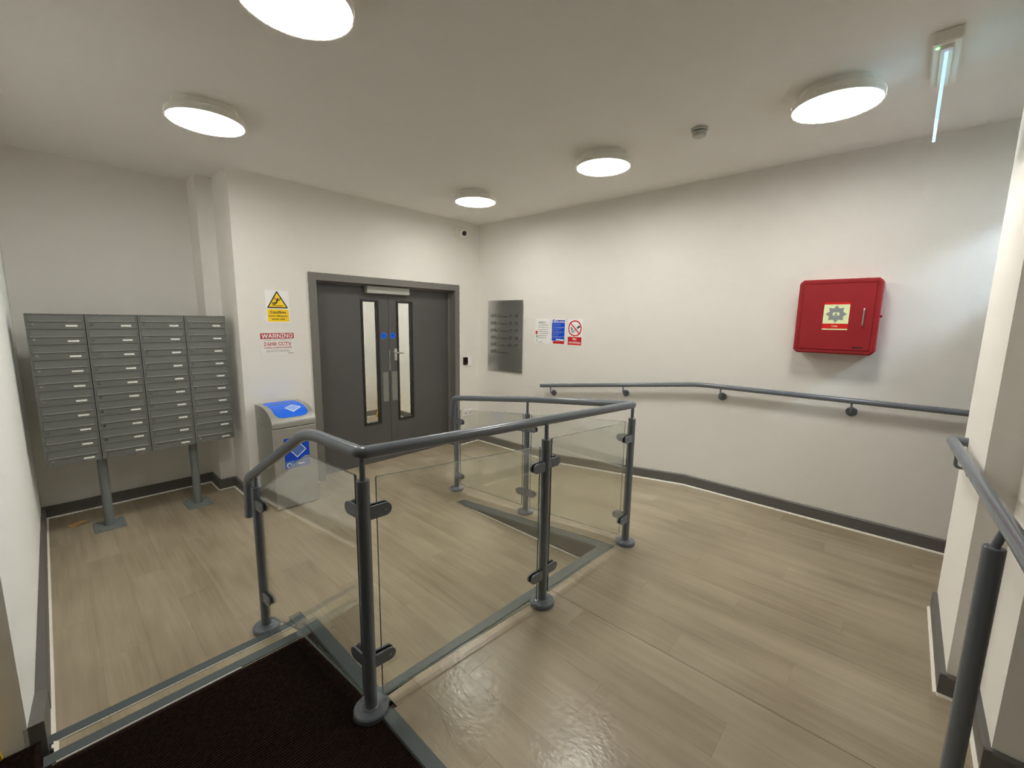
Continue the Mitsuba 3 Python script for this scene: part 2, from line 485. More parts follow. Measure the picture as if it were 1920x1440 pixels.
cl = add("door_closer", cbox(-1.605, -1.06, 0.055, 0.128, 1.957, 2.040, 0.006), "m_greyplastic", parent=d1)
labels[cl] = {"label": "long pale grey door closer box"}
for cx in (-1.375, -1.288):
    k = add("indicator", lathe([(0, -0.006), (0.007, -0.004), (0.007, 0.0), (0, 0.0)], 12, (cx, 0.09, 1.957)), "m_signred", parent=cl)

# ------------------------------------------------------------------ lamps
def ceiling_lamp(x, y, label, power, group):
    t = thing("ceiling_light", label, "ceiling light", group)
    add("body", lathe([(0, 0), (0.168, 0), (0.168, -0.040), (0.200, -0.046), (0.203, -0.052), (0.203, -0.084), (0.200, -0.087), (0.196, -0.085), (0.196, -0.080), (0, -0.080)], 56, (x, y, HC)), "m_plastic", smooth=35, parent=t)
    k = add("diffuser", lathe([(0, -0.0795), (0.1955, -0.0795), (0.1955, -0.083), (0.150, -0.087), (0.08, -0.090), (0, -0.091)], 56, (x, y, HC)), "m_white", smooth=35, parent=t)
    scene[k]["emitter"] = {"type": "area", "radiance": {"type": "rgb", "value": power}}
    labels[k] = {"label": "glowing white diffuser"}


G_ = "round drum lamps on the ceiling"
ceiling_lamp(-3.274, -2.515, "round glowing ceiling lamp above the steps cut by the top edge", LAMP, G_)
ceiling_lamp(-3.243, -1.072, "round glowing ceiling lamp in front of the letterbox recess", LAMP, G_)
ceiling_lamp(-1.054, -2.496, "round glowing ceiling lamp above the ramp between two others", LAMP, G_)
ceiling_lamp(-1.010, -1.030, "smallest looking glowing ceiling lamp near the security camera corner", LAMP, G_)
ceiling_lamp(-1.068, -3.911, "round glowing ceiling lamp above the red cabinet and beside the exit blade", LAMP, G_)
ceiling_lamp(-1.35, 1.35, "round ceiling lamp in the hall behind the doors", HALL_LAMP, None)

# emergency exit blade on the ceiling
EX, EY = -1.30, -4.314
t = thing("emergency_light", "ceiling exit light seen edge on with a glowing blue hanging blade", "emergency light")
add("housing", cat(cbox(EX - 0.06, EX + 0.40, EY - 0.048, EY + 0.048, HC - 0.052, HC, 0.006), cbox(EX - 0.03, EX + 0.37, EY - 0.022, EY + 0.022, HC - 0.066, HC - 0.05, 0.003)), "m_plastic", parent=t)
bl = add("exit_blade", cbox(EX + 0.004, EX + 0.326, EY - 0.006, EY + 0.006, 2.592, HC - 0.064, 0.001), "m_acrylic", parent=t)
scene[bl]["emitter"] = {"type": "area", "radiance": {"type": "rgb", "value": [0.10, 0.20, 0.205]}}
labels[bl] = {"label": "thin acrylic blade glowing pale blue green"}
k = add("bright_edge", cat(cbox(EX, EX + 0.004, EY - 0.006, EY + 0.006, 2.588, HC - 0.064, 0.001), cbox(EX + 0.004, EX + 0.326, EY - 0.006, EY + 0.006, 2.588, 2.592, 0.001), cbox(EX + 0.326, EX + 0.33, EY - 0.006, EY + 0.006, 2.588, HC - 0.064, 0.001)), "m_acrylic", parent=bl)
scene[k]["emitter"] = {"type": "area", "radiance": {"type": "rgb", "value": [0.19, 0.30, 0.62]}}
labels[k] = {"label": "bright blue white edge"}
k = add("indicator", lathe([(0, -0.005), (0.006, -0.003), (0.006, 0), (0, 0)], 12, (EX - 0.02, EY + 0.03, HC - 0.052)), "m_white", parent=t)
scene[k]["emitter"] = {"type": "area", "radiance": {"type": "rgb", "value": [0.25, 2.2, 0.3]}}
labels[k] = {"label": "tiny green light"}

# smoke detector
SX, SY = -1.062, -3.20
t = thing("smoke_detector", "small pale smoke detector on the ceiling between two lamps", "smoke detector")
add("base", lathe([(0, 0), (0.052, 0), (0.052, -0.010), (0.046, -0.016), (0, -0.016)], 32, (SX, SY, HC)), "m_greyplastic", smooth=35, parent=t)
add("chamber", lathe([(0, -0.022), (0.044, -0.022), (0.041, -0.046), (0.030, -0.052), (0, -0.052)], 32, (SX, SY, HC)), "m_greyplastic", smooth=35, parent=t)
add("vent_ring", lathe([(0, -0.0155), (0.036, -0.0155), (0.036, -0.0225), (0, -0.0225)], 32, (SX, SY, HC)), "m_print", parent=t)

# security camera on the far wall
t = thing("security_camera", "small white dome security camera high in the wall corner", "security camera")
pc = Plane((-0.352, 0, 2.762), (1, 0, 0))
add("base", pc.put(lathe([(0, 0), (0.070, 0), (0.070, 0.018), (0.058, 0.034), (0, 0.034)], 36)), "m_plastic", smooth=35, parent=t)
bc = np.array([-0.345, -0.060, 2.758])
ball = trimesh.creation.icosphere(3, 0.055)
ball.apply_translation(bc)
ball = add("ball", ball, "m_plastic", smooth=True, parent=t)
dv = np.array([-0.16, -0.95, -0.16])
dv /= np.linalg.norm(dv)
k = add("lens", cat(cyl(bc + dv * 0.044, bc + dv * 0.0555, 0.029, 24), cyl(bc + dv * 0.054, bc + dv * 0.058, 0.014, 18)), "m_black", smooth=30, parent=ball)
labels[k] = {"label": "black lens"}

# ------------------------------------------------------------------ letterboxes
LBX, LBY, LBT = -4.117, 0.110, 1.684
CP, RP = 0.294, 0.1095
t = thing("letterbox_bank", "bank of forty grey metal letterboxes standing on two legs in the recess", "letterboxes")
LB = t
for c in range(4):
    x0 = LBX + c * CP
    z0 = LBT - 10 * RP
    add("column_casing", cat(cbox(x0 + 0.002, x0 + CP - 0.002, LBY + 0.010, LBY + 0.26, z0, LBT, 0.002),
                             box(x0 + 0.002, x0 + 0.008, LBY - 0.004, LBY + 0.02, z0, LBT), box(x0 + CP - 0.008, x0 + CP - 0.002, LBY - 0.004, LBY + 0.02, z0, LBT),
                             box(x0 + 0.002, x0 + CP - 0.002, LBY - 0.004, LBY + 0.02, LBT - 0.005, LBT), box(x0 + 0.002, x0 + CP - 0.002, LBY - 0.004, LBY + 0.02, z0, z0 + 0.004)), "m_letterbox", parent=LB)
# one door, drawn with its upper left corner at the origin (x right, z down); then copied
DX0, DX1 = 0.0065, CP - 0.0065
door_ply = mikit.ply(cat(cbox(DX0, DX1, 0.0, 0.012, -RP + 0.0012, -0.0012, 0.0012), box(DX0, DX1, -0.0012, 0.001, -0.1005, -0.0985)), "m_letterbox")
flap_ply = mikit.ply(cat(hull([(x, y, z) for x in (DX0 + 0.012, DX1 - 0.012) for y, z in ((0, -0.013), (-0.002, -0.013), (-0.005, -0.048), (0, -0.048))]),
                         box(DX0 + 0.008, DX1 - 0.008, -0.0025, 0.0, -0.012, -0.0105)), "m_letterbox")
lip_ply = mikit.ply(hull([(x, y, z) for x in (DX0 + 0.010, DX1 - 0.010) for y, z in ((0, -0.048), (-0.005, -0.048), (-0.008, -0.051), (-0.008, -0.055), (0, -0.058))]), "m_letterlip")
lock_ply = mikit.ply(cat(cyl((0.034, 0.0, -0.073), (0.034, -0.006, -0.073), 0.0085, 14), box(0.0325, 0.0355, -0.008, -0.005, -0.079, -0.067)), "m_chrome", 30)
tag_ply = mikit.ply(cbox(CP - 0.100, CP - 0.040, -0.003, 0.001, -0.0905, -0.0775, 0.001), "m_tag")
for c in range(4):
    for r_ in range(10):
        tw = T().translate((LBX + c * CP, LBY, LBT - r_ * RP))
        d = add("door", None, None, parent=LB, ply=door_ply, to_world=tw)
        add("flap", None, None, parent=d, ply=flap_ply, to_world=tw)
        add("flap_lip", None, None, parent=d, ply=lip_ply, to_world=tw)
        add("lock", None, None, parent=d, ply=lock_ply, to_world=tw)
        add("name_tag", None, None, parent=d, ply=tag_ply, to_world=tw)
for lx in (LBX + CP, LBX + 3 * CP):
    k = add("leg", cyl((lx, 0.245, 0.008), (lx, 0.245, LBT - 10 * RP + 0.002), 0.030, 28), "m_leg", smooth=40, parent=LB)
    add("base_plate", cat(cbox(lx - 0.093, lx + 0.093, 0.130, 0.360, 0.0, 0.008, 0.002), *[cyl((lx + a, 0.245 + b, 0.008), (lx + a, 0.245 + b, 0.016), 0.009, 6) for a in (-0.07, 0.07) for b in (-0.09, 0.09)]), "m_leg", parent=k)

# torn cardboard on the floor under the letterboxes
cb = Polygon([(-0.058, -0.026), (0.0, -0.036), (0.062, 0.0), (0.045, 0.03), (-0.02, 0.036), (-0.052, 0.02)])
m = extrude(cb, 0.003).subdivide().subdivide()
v = m.vertices.copy()
v[:, 2] += 0.035 * np.clip(v[:, 1] + 0.04, 0, None) ** 1.0 * 1.2 + 0.004 * np.sin(v[:, 0] * 60)
v[:, 2] -= v[:, 2].min()
m.vertices = v
m.apply_translation((-4.0, 0.44, 0.0))
tag(add("cardboard_scrap", m, "m_card", smooth=30), "torn scrap of brown cardboard on the floor under the letterboxes", "cardboard scrap")

# ------------------------------------------------------------------ paper bin
BX0, BX1, BY0, BY1 = -2.806, -2.438, -0.46, -0.05
t = thing("recycling_bin", "silver paper recycling bin with blue lid panel beside the doors", "recycling bin")
add("body", cat(cbox(BX0, BX1, BY0, BY1, 0.012, 0.734, 0.006), box(BX0 + 0.02, BX1 - 0.02, BY0 + 0.02, BY1 - 0.02, 0.0, 0.014)), "m_silver", parent=t)
prof = [(BY1, 0.740), (BY0, 0.740), (BY0, 0.766)] + [(-0.20 - 0.26 * math.cos(a), 0.766 + 0.134 * math.sin(a)) for a in np.linspace(0.06, math.pi / 2, 16)] + [(BY1, 0.900)]
m = extrude(Polygon(prof), BX1 - BX0)
M = np.eye(4)
M[:3, 0], M[:3, 1], M[:3, 2], M[:3, 3] = (0, 1, 0), (0, 0, 1), (1, 0, 0), (BX0, 0, 0)
m.apply_transform(M)
lid = add("lid", fix(m), "m_silver", smooth=25, parent=t)
arc = np.array([(BY0, 0.740), (BY0, 0.766)] + [(-0.20 - 0.26 * math.cos(a), 0.766 + 0.134 * math.sin(a)) for a in np.linspace(0.03, math.pi / 2, 40)] + [(BY1, 0.900)])
arcs = np.concatenate([[0], np.cumsum(np.linalg.norm(np.diff(arc, axis=0), axis=1))])


def on_lid(poly, lift, depth=0.0008, step=0.012):
    """A flat shape (x, length along the lid from its front rim) laid onto the curved lid."""
    b = poly.bounds
    pieces = []
    ys = np.arange(b[1], b[3] + step, step)
    for q in range(len(ys) - 1):
        g = poly.intersection(sbox(b[0] - 1, ys[q], b[2] + 1, ys[q + 1]))
        for h_ in getattr(g, "geoms", [g]):
            if h_.geom_type == "Polygon" and h_.area > 1e-8:
                pieces.append(trimesh.creation.extrude_polygon(h_, depth, engine="earcut"))
    m = trimesh.util.concatenate(pieces)
    v = m.vertices
    s = v[:, 1]
    y, z = np.interp(s, arcs, arc[:, 0]), np.interp(s, arcs, arc[:, 1])
    e = 0.004
    ty, tz = np.interp(s + e, arcs, arc[:, 0]) - np.interp(s - e, arcs, arc[:, 0]), np.interp(s + e, arcs, arc[:, 1]) - np.interp(s - e, arcs, arc[:, 1])
    L = np.hypot(ty, tz)
    hgt = v[:, 2] + lift
    m.vertices = np.stack([v[:, 0], y - tz / L * hgt, z + ty / L * hgt], 1)
    return m


BXC = (BX0 + BX1) / 2
top = arcs[-1]
k = add("lid_panel", on_lid(rrect(BX0 + 0.045, 0.085, BX1 - 0.045, top - 0.015, 0.06), 0.0005), "m_blue", parent=lid)
labels[k] = {"label": "blue rounded panel with slot and paper symbol"}
add("slot", on_lid(rrect(BX0 + 0.075, top - 0.155, BX1 - 0.085, top - 0.140, 0.006), 0.0014), "m_black", parent=lid)
ic = affinity.rotate(sbox(-0.05, -0.042, 0.05, 0.042), 35)
ic = affinity.translate(ic, BXC + 0.035, 0.205)
add("paper_symbol", on_lid(ic, 0.0014), "m_paleblue", parent=lid)
add("paper_outline", on_lid(ic.exterior.buffer(0.003), 0.0022), "m_white", parent=lid)
pb = Plane((0, BY0, 0), (1, 0, 0))
k = add("front_panel", pb.poly(sbox(-2.722, 0.365, -2.512, 0.640), 0.0002, 0.0012), "m_deepblue", parent=t)
labels[k] = {"label": "blue front label with paper symbol"}
add("label_strip", pb.poly(sbox(-2.720, 0.367, -2.514, 0.432), 0.0014, 0.0006), "m_greyblue", parent=k)
sq = affinity.translate(affinity.rotate(sbox(-0.048, -0.052, 0.048, 0.052), 38), -2.612, 0.530)
add("paper_symbol", pb.poly(affinity.scale(sq, 0.86, 0.86), 0.0014, 0.0006), "m_greyblue", parent=k)
add("paper_outline", pb.poly(sq.exterior.buffer(0.003), 0.0014, 0.0006), "m_white", parent=k)
ring = Point(-2.688, 0.398).buffer(0.020).difference(Point(-2.688, 0.398).buffer(0.014)).difference(sbox(-2.684, 0.37, -2.66, 0.392))
add("recycling_mark", pb.poly(unary_union([ring, sbox(-2.657, 0.370, -2.6555, 0.430)]), 0.0020, 0.0006), "m_white", parent=k)
add("lettering", pb.text("Paper", -2.585, 0.391, 0.016, 0.0020), "m_white", parent=k)

# ------------------------------------------------------------------ signs on the far wall
pf = Plane((0, 0, 0), (1, 0, 0))
t = thing("caution_sign", "white sign with yellow warning triangle and slipping figure above the CCTV notice", "sign")
x0, x1, z0, z1 = -2.644, -2.441, 1.628, 1.925
cx = (x0 + x1) / 2
add("panel", pf.poly(sbox(x0, z0, x1, z1), 0.0, 0.002), "m_white", parent=t)
tri = Polygon([(cx - 0.082, z0 + 0.142), (cx + 0.082, z0 + 0.142), (cx, z0 + 0.284)])
add("triangle_border", pf.poly(tri.buffer(0.006), 0.002, 0.0005), "m_print", parent=t)
add("triangle", pf.poly(tri.buffer(-0.004), 0.0025, 0.0005), "m_yellow", parent=t)
zb = z0 + 0.160
man = unary_union([Point(cx + 0.004, zb + 0.060).buffer(0.0075), LineString([(cx + 0.000, zb + 0.048), (cx - 0.010, zb + 0.026)]).buffer(0.006), LineString([(cx - 0.010, zb + 0.026), (cx - 0.042, zb + 0.022)]).buffer(0.004),
                   LineString([(cx - 0.010, zb + 0.024), (cx - 0.026, zb + 0.010), (cx - 0.040, zb + 0.012)]).buffer(0.004), LineString([(cx - 0.002, zb + 0.047), (cx - 0.018, zb + 0.060), (cx - 0.020, zb + 0.072)]).buffer(0.003),
                   LineString([(cx + 0.002, zb + 0.045), (cx + 0.022, zb + 0.052), (cx + 0.026, zb + 0.066)]).buffer(0.003), sbox(cx - 0.044, zb - 0.004, cx + 0.052, zb + 0.001)])
add("slipping_figure", pf.poly(man, 0.003, 0.0005), "m_print", parent=t)
add("text_field", pf.poly(sbox(x0 + 0.012, z0 + 0.012, x1 - 0.008, z0 + 0.126), 0.002, 0.0005), "m_yellow", parent=t)
for m in (pf.text("Caution", cx, z0 + 0.088, 0.023, 0.0025, 0.135), pf.text("Floor slippery", cx, z0 + 0.058, 0.016, 0.0025, 0.165), pf.text("when wet", cx, z0 + 0.029, 0.016, 0.0025, 0.115)):
    add("lettering", m, "m_print", parent=t)

t = thing("cctv_sign", "white CCTV warning notice with a dull red heading", "sign")
x0, x1, z0, z1 = -2.706, -2.416, 1.330, 1.536
cx = (x0 + x1) / 2
add("panel", pf.poly(sbox(x0, z0, x1, z1), 0.0, 0.003), "m_offwhite", parent=t)
add("heading_band", pf.poly(sbox(x0, z1 - 0.053, x1, z1), 0.003, 0.0005), "m_dullred", parent=t)
add("heading_lettering", pf.text("WARNING", cx, z1 - 0.044, 0.036, 0.0035, 0.268), "m_white", parent=t)
for m in (pf.text("24HR CCTV", cx, z0 + 0.090, 0.032, 0.003, 0.238), pf.text("VIDEO SURVEILLANCE", cx, z0 + 0.064, 0.014, 0.003, 0.240)):
    add("lettering", m, "m_dullred", parent=t)
for g in [sbox(cx - a, z0 + b, cx + a, z0 + b + 0.004) for a, b in ((0.12, 0.138), (0.105, 0.044), (0.105, 0.032))] + [sbox(x1 - 0.06, z0 + 0.014, x1 - 0.008, z0 + 0.021)]:
    add("small_print", pf.poly(g, 0.003, 0.0003), "m_greyprint", parent=t)

t = thing("card_reader", "small black reader on a white plate right of the doors", "card reader")
add("back_plate", pf.put(extrude(rrect(-0.215, 1.078, -0.142, 1.176, 0.006), 0.012)), "m_white", parent=t)
add("reader", pf.put(extrude(rrect(-0.283, 1.086, -0.214, 1.186, 0.010), 0.020)), "m_black", parent=t)
add("indicator", pf.put(extrude(Point(-0.248, 1.105).buffer(0.005), 0.001), 0.020), "m_signred", parent=t)

t = thing("wall_socket", "small white socket plate low on the wall right of the doors", "socket")
add("face_plate", pf.put(extrude(rrect(-0.275, 0.380, -0.130, 0.468, 0.006), 0.010)), "m_white", parent=t)
for a in (-0.252, -0.232, -0.172, -0.152):
    add("outlet", pf.put(extrude(rrect(a, 0.412, a + 0.008, 0.432, 0.001), 0.0006), 0.010), "m_print", parent=t)

# ------------------------------------------------------------------ signs on the right wall
pr = Plane((0, 0, 0), (0, -1, 0))     # here x runs along -y
t = thing("directory_sign", "tall brushed steel level directory plate near the corner", "sign")
p2 = Plane((-0.014, 0, 0), (0, -1, 0))
x0, x1, z0, z1 = 0.200, 0.810, 1.027, 1.935
add("plate", p2.put(extrude(rrect(x0, z0, x1, z1, 0.006), 0.003)), "m_steel", parent=t)
for qx in (x0 + 0.03, x1 - 0.03):
    for qz in (z0 + 0.04, (z0 + z1) / 2, z1 - 0.04):
        add("standoff", pr.put(lathe([(0, 0), (0.008, 0), (0.008, 0.014), (0.011, 0.017), (0.011, 0.021), (0, 0.021)], 16), 0.0).apply_translation((0, -qx, qz)), "m_chrome", parent=t, smooth=30)
rows = [("LEVEL 5", "apartments", "37", "45"), ("LEVEL 4", "apartments", "28", "36"), ("LEVEL 3", "apartments", "19", "27"), ("LEVEL 2", "apartments", "10", "18"), ("LEVEL 1", "apartments", "01", "09"), ("LEVEL 0", "ground floor", "", "")]
for i, (a, b, c, d) in enumerate(rows):
    zz = 1.722 - i * 0.0925
    ms = [p2.text(a, x0 + 0.045, zz, 0.037, 0.003, 0.135, "l"), p2.text(b, x0 + 0.190, zz, 0.016, 0.003, 0.105 if c else 0.12, "l")]
    if c:
        ms += [p2.text(c, x0 + 0.312, zz, 0.037, 0.003, 0.046, "l"), p2.text("-", x0 + 0.372, zz, 0.030, 0.003, None, "l"), p2.text(d, x0 + 0.398, zz, 0.037, 0.003, 0.046, "l")]
    for mm in ms:      # spread over the plate's width
        mm.vertices = np.stack([mm.vertices[:, 0], -(x0 + 0.050 + (-mm.vertices[:, 1] - x0 - 0.045) * 1.22), mm.vertices[:, 2]], 1)
        add("lettering", mm, "m_print", parent=t)

t = thing("notice_leaflet", "white printed notice with red flower and green leaf beside the blue notice", "poster")
x0, x1, z0, z1 = 1.006, 1.222, 1.412, 1.710
add("sheet", pr.poly(sbox(x0, z0, x1, z1), 0.0, 0.002), "m_white", parent=t)
for zz, ww in ((1.668, 0.12), (1.655, 0.10), (1.632, 0.15), (1.604, 0.15), (1.580, 0.15), (1.556, 0.15), (1.532, 0.15), (1.508, 0.13), (1.484, 0.12), (1.43, 0.06)):
    add("small_print", pr.poly(sbox(x0 + 0.045, zz, x0 + 0.045 + ww, zz + 0.006), 0.002, 0.0003), "m_greyprint", parent=t)
add("flower", pr.poly(unary_union([Point(x0 + 0.020 + 0.010 * math.cos(a), 1.545 + 0.014 * math.sin(a)).buffer(0.009) for a in np.arange(5) * 1.2566]), 0.002, 0.0004), "m_signred", parent=t)
add("leaf", pr.poly(unary_union([Polygon([(x0 + 0.006, 1.50), (x0 + 0.05, 1.51), (x0 + 0.03, 1.488)]), LineString([(x0 + 0.02, 1.53), (x0 + 0.024, 1.44)]).buffer(0.003), Polygon([(x0 + 0.024, 1.47), (x0 + 0.012, 1.44), (x0 + 0.026, 1.445)])]), 0.002, 0.0004), "m_leaf", parent=t)

t = thing("fire_action_notice", "blue fire action notice between the white notice and no smoking sign", "poster")
x0, x1, z0, z1 = 1.244, 1.448, 1.413, 1.712
cx = (x0 + x1) / 2
add("sheet", pr.poly(sbox(x0, z0, x1, z1), 0.0, 0.002), "m_white", parent=t)
blue = sbox(x0 + 0.012, z0 + 0.045, x1 - 0.010, z1 - 0.045).difference(unary_union([sbox(x0, zz, x1, zz + 0.003) for zz in (1.505, 1.560, 1.612)])).difference(sbox(x0 + 0.075, z0 + 0.05, x1 - 0.018, z0 + 0.066))
add("blue_field", pr.poly(unary_union([blue, sbox(x0 + 0.060, z1 - 0.040, x1 - 0.010, z1 - 0.014), Point(x0 + 0.034, z1 - 0.026).buffer(0.018)]), 0.002, 0.0005), "m_deepblue", parent=t)
add("red_field", pr.poly(sbox(x0 + 0.030, z0 + 0.012, x1 - 0.012, z0 + 0.042), 0.002, 0.0005), "m_signred", parent=t)
add("lettering", pr.text("Fire action", x0 + 0.125, z1 - 0.034, 0.014, 0.0025, 0.11), "m_white", parent=t)
add("flame_mark", pr.poly(Point(x0 + 0.034, z1 - 0.026).buffer(0.008), 0.0025, 0.0003), "m_white", parent=t)
for zz, ww in ((1.648, 0.12), (1.636, 0.10), (1.595, 0.13), (1.583, 0.11), (1.541, 0.12), (1.528, 0.09), (1.488, 0.11)):
    add("small_print", pr.poly(sbox(x0 + 0.02, zz, x0 + 0.02 + ww, zz + 0.0035), 0.0025, 0.0003), "m_paleblue", parent=t)

t = thing("no_smoking_sign", "white no smoking sign with red ring and red text field", "sign")
x0, x1, z0, z1 = 1.480, 1.674, 1.416, 1.712
cx, cz = (x0 + x1) / 2, z1 - 0.105
add("panel", pr.poly(sbox(x0, z0, x1, z1), 0.0, 0.002), "m_white", parent=t)
sl_ = LineString([(cx - 0.062, cz + 0.062), (cx + 0.062, cz - 0.062)]).buffer(0.0065)
cig = unary_union([affinity.translate(affinity.rotate(sbox(-0.058, -0.009, 0.058, 0.009), 38), cx + 0.016, cz - 0.012)])
cig_line = cig.exterior.buffer(0.0022)
smoke = unary_union([LineString([(cx - 0.030, cz - 0.048), (cx - 0.048, cz - 0.028), (cx - 0.040, cz - 0.008), (cx - 0.058, cz + 0.010)]).buffer(0.003), LineString([(cx - 0.018, cz - 0.036), (cx - 0.032, cz - 0.012), (cx - 0.044, cz + 0.014)]).buffer(0.003), affinity.translate(affinity.rotate(sbox(-0.014, -0.008, 0.014, 0.008), 38), cx + 0.048, cz + 0.014)])
add("cigarette", pr.poly(unary_union([cig_line, smoke]), 0.002, 0.0004), "m_print", parent=t)
add("red_ring", pr.poly(unary_union([Point(cx, cz).buffer(0.090, quad_segs=16).difference(Point(cx, cz).buffer(0.076, quad_segs=16)), sl_]), 0.0024, 0.0005), "m_signred", parent=t)
add("text_field", pr.poly(sbox(x0 + 0.005, z0 + 0.005, x1 - 0.005, z0 + 0.095), 0.002, 0.0005), "m_signred", parent=t)
add("lettering", pr.text("No", cx, z0 + 0.060, 0.026, 0.0025, 0.05), "m_white", parent=t)
add("lettering", pr.text("smoking", cx, z0 + 0.024, 0.022, 0.0025, 0.155), "m_white", parent=t)

# ------------------------------------------------------------------ red fire cabinet
t = thing("fire_cabinet", "red steel fire cabinet with pale star label on the right wall", "fire cabinet")
a0, a1, z0, z1, dp = 3.690, 4.170, 1.482, 2.016, 0.165
c = 0.024
octo = Polygon([(a0 + c, z0), (a1 - c, z0), (a1, z0 + c), (a1, z1 - c), (a1 - c, z1), (a0 + c, z1), (a0, z1 - c), (a0, z0 + c)])
inn = sbox(a0 + 0.030, z0 + 0.030, a1 - 0.030, z1 - 0.030)
lipo = octo.buffer(-0.010, join_style=2)
ring = octo.difference(inn.buffer(0.004, join_style=2))
add("body", cat(pr.put(extrude(octo, dp - 0.02)), pr.put(extrude(lipo.difference(inn.buffer(0.003, join_style=2)), 0.012), dp - 0.020), pr.put(hull([(q[0], q[1], 0) for q in octo.exterior.coords] + [(q[0], q[1], 0.008) for q in lipo.exterior.coords]), dp - 0.020)), "m_cabinet", parent=t)
pd = Plane((-dp + 0.014, 0, 0), (0, -1, 0))
dr_ = add("door", pd.put(hull([(q[0], q[1], 0) for q in inn.exterior.coords] + [(q[0], q[1], 0.010) for q in inn.buffer(-0.003).exterior.coords])), "m_cabinet", parent=t)
add("door_gap", pd.put(extrude(inn.buffer(0.0035, join_style=2).difference(inn), 0.002), -0.001), "m_rubber", parent=t)
k = add("star_label", pd.poly(sbox(3.857, 1.700, 4.006, 1.836), 0.010, 0.001), "m_palegreen", parent=dr_)
labels[k] = {"label": "pale yellow green label with a grey eight pointed star"}
sx, sz = 3.931, 1.768
star = Polygon([(sx + (0.062 if q % 2 == 0 else 0.043) * math.sin(q * math.pi / 8), sz + (0.062 if q % 2 == 0 else 0.043) * math.cos(q * math.pi / 8)) for q in range(16)])
add("star", pd.poly(star, 0.011, 0.0006), "m_stargrey", parent=dr_)
add("star_centre", pd.poly(Point(sx, sz).buffer(0.020).difference(Polygon([(sx - 0.010, sz - 0.008), (sx + 0.010, sz - 0.008), (sx, sz + 0.010)])).intersection(sbox(sx - 0.02, sz - 0.011, sx + 0.02, sz + 0.012)), 0.0116, 0.0005), "m_palegreen", parent=dr_)
add("red_band", pd.poly(sbox(3.857, 1.836, 4.006, 1.852), 0.010, 0.001), "m_cabinetband", parent=dr_)
add("red_band", pd.poly(sbox(3.857, 1.664, 4.006, 1.700), 0.010, 0.001), "m_cabinetband", parent=dr_)
add("lettering", pd.text("FIRE", sx, 1.676, 0.011, 0.011, None), "m_palegreen", parent=dr_)
add("pale_line", pd.poly(sbox(3.857, 1.655, 4.006, 1.664), 0.010, 0.001), "m_palegreen", parent=dr_)
k = add("handle", tube(fillet([(-dp + 0.006, -4.087, 1.690), (-dp - 0.022, -4.087, 1.690), (-dp - 0.022, -4.087, 1.806), (-dp + 0.006, -4.087, 1.806)], 0.012, 5), 0.005, 12), "m_chrome", smooth=40, parent=dr_)
labels[k] = {"label": "slim chrome pull handle"}
add("maker_plate", pd.poly(rrect(4.045, 1.530, 4.105, 1.537, 0.002), 0.010, 0.0015), "m_rubber", parent=dr_)
add("lock_pin", cyl((-0.09, -4.168, 1.755), (-0.09, -4.182, 1.755), 0.009, 14), "m_cabinet", parent=t)

# ------------------------------------------------------------------ handrail on the right wall
t = thing("wall_handrail", "long dark grey tube handrail bent down along the right wall", "handrail")
add("rail", tube(fillet([(-0.07, -1.165, 0.918), (-0.07, -2.985, 1.139), (-0.07, -4.95, 1.144)], 0.10), 0.021, 24), "m_rail", smooth=40, parent=t)
for by, bz in ((-1.314, 0.842), (-2.242, 0.958), (-3.176, 1.046), (-4.081, 1.052), (-4.86, 1.052)):
    rz = np.interp(-by, [1.165, 2.985, 4.95], [0.918, 1.139, 1.144])
    b = add("bracket", tube(fillet([(-0.004, by, bz), (-0.07, by, bz), (-0.07, by, rz - 0.012)], 0.035), 0.007, 12), "m_rail", smooth=40, parent=t)
    add("rose", pr.put(lathe([(0, 0), (0.036, 0), (0.036, 0.006), (0.031, 0.010), (0, 0.010)], 28)).apply_translation((0, by, bz)), "m_rail", smooth=35, parent=b)

# ------------------------------------------------------------------ steps, mat, edge trims
S1, S2, ZM = -2.262, -2.058, 0.075
t = thing("entry_steps", "two low vinyl steps with grey nosings below the dark mat", "steps")
add("tread", cat(box(-4.16, -3.24, S1 - 0.03, S2 - 0.004, 0.0, ZM - 0.001), box(-4.16, -3.24, -2.326, S1 - 0.004, 0.0, H - 0.001)), "m_vinyl", parent=t)


def nosing(y, z, w_):
    return hull([(x, yy, zz) for x in (-4.180, -3.245) for yy, zz in ((y, z - 0.030), (y - 0.004, z - 0.030), (y, z - 0.003), (y - 0.006, z + 0.003), (y - w_, z + 0.003), (y - w_, z - 0.002))])


add("nosing", nosing(S1, H, 0.058), "m_trim", parent=t)
add("nosing", nosing(S2, ZM, 0.056), "m_trim", parent=t)
add("metal_strip", hull([(x, yy, zz) for x in (-4.15, -3.585) for yy, zz in ((S1 - 0.058, H + 0.001), (S1 - 0.064, H + 0.001), (S1 - 0.058, H + 0.005), (S1 - 0.063, H + 0.005))]), "m_alu", parent=t)
add("metal_strip", hull([(x, yy, zz) for x in (-4.15, -3.25) for yy, zz in ((S2 - 0.056, ZM + 0.000), (S2 - 0.061, ZM + 0.000), (S2 - 0.056, ZM + 0.004), (S2 - 0.060, ZM + 0.004))]), "m_alu", parent=t)
add("sealant_bead", run((LX + 0.012, S2 - 0.06, ZM), (LX + 0.012, S1, ZM), (1, 0), BD), "m_bead", parent=t)


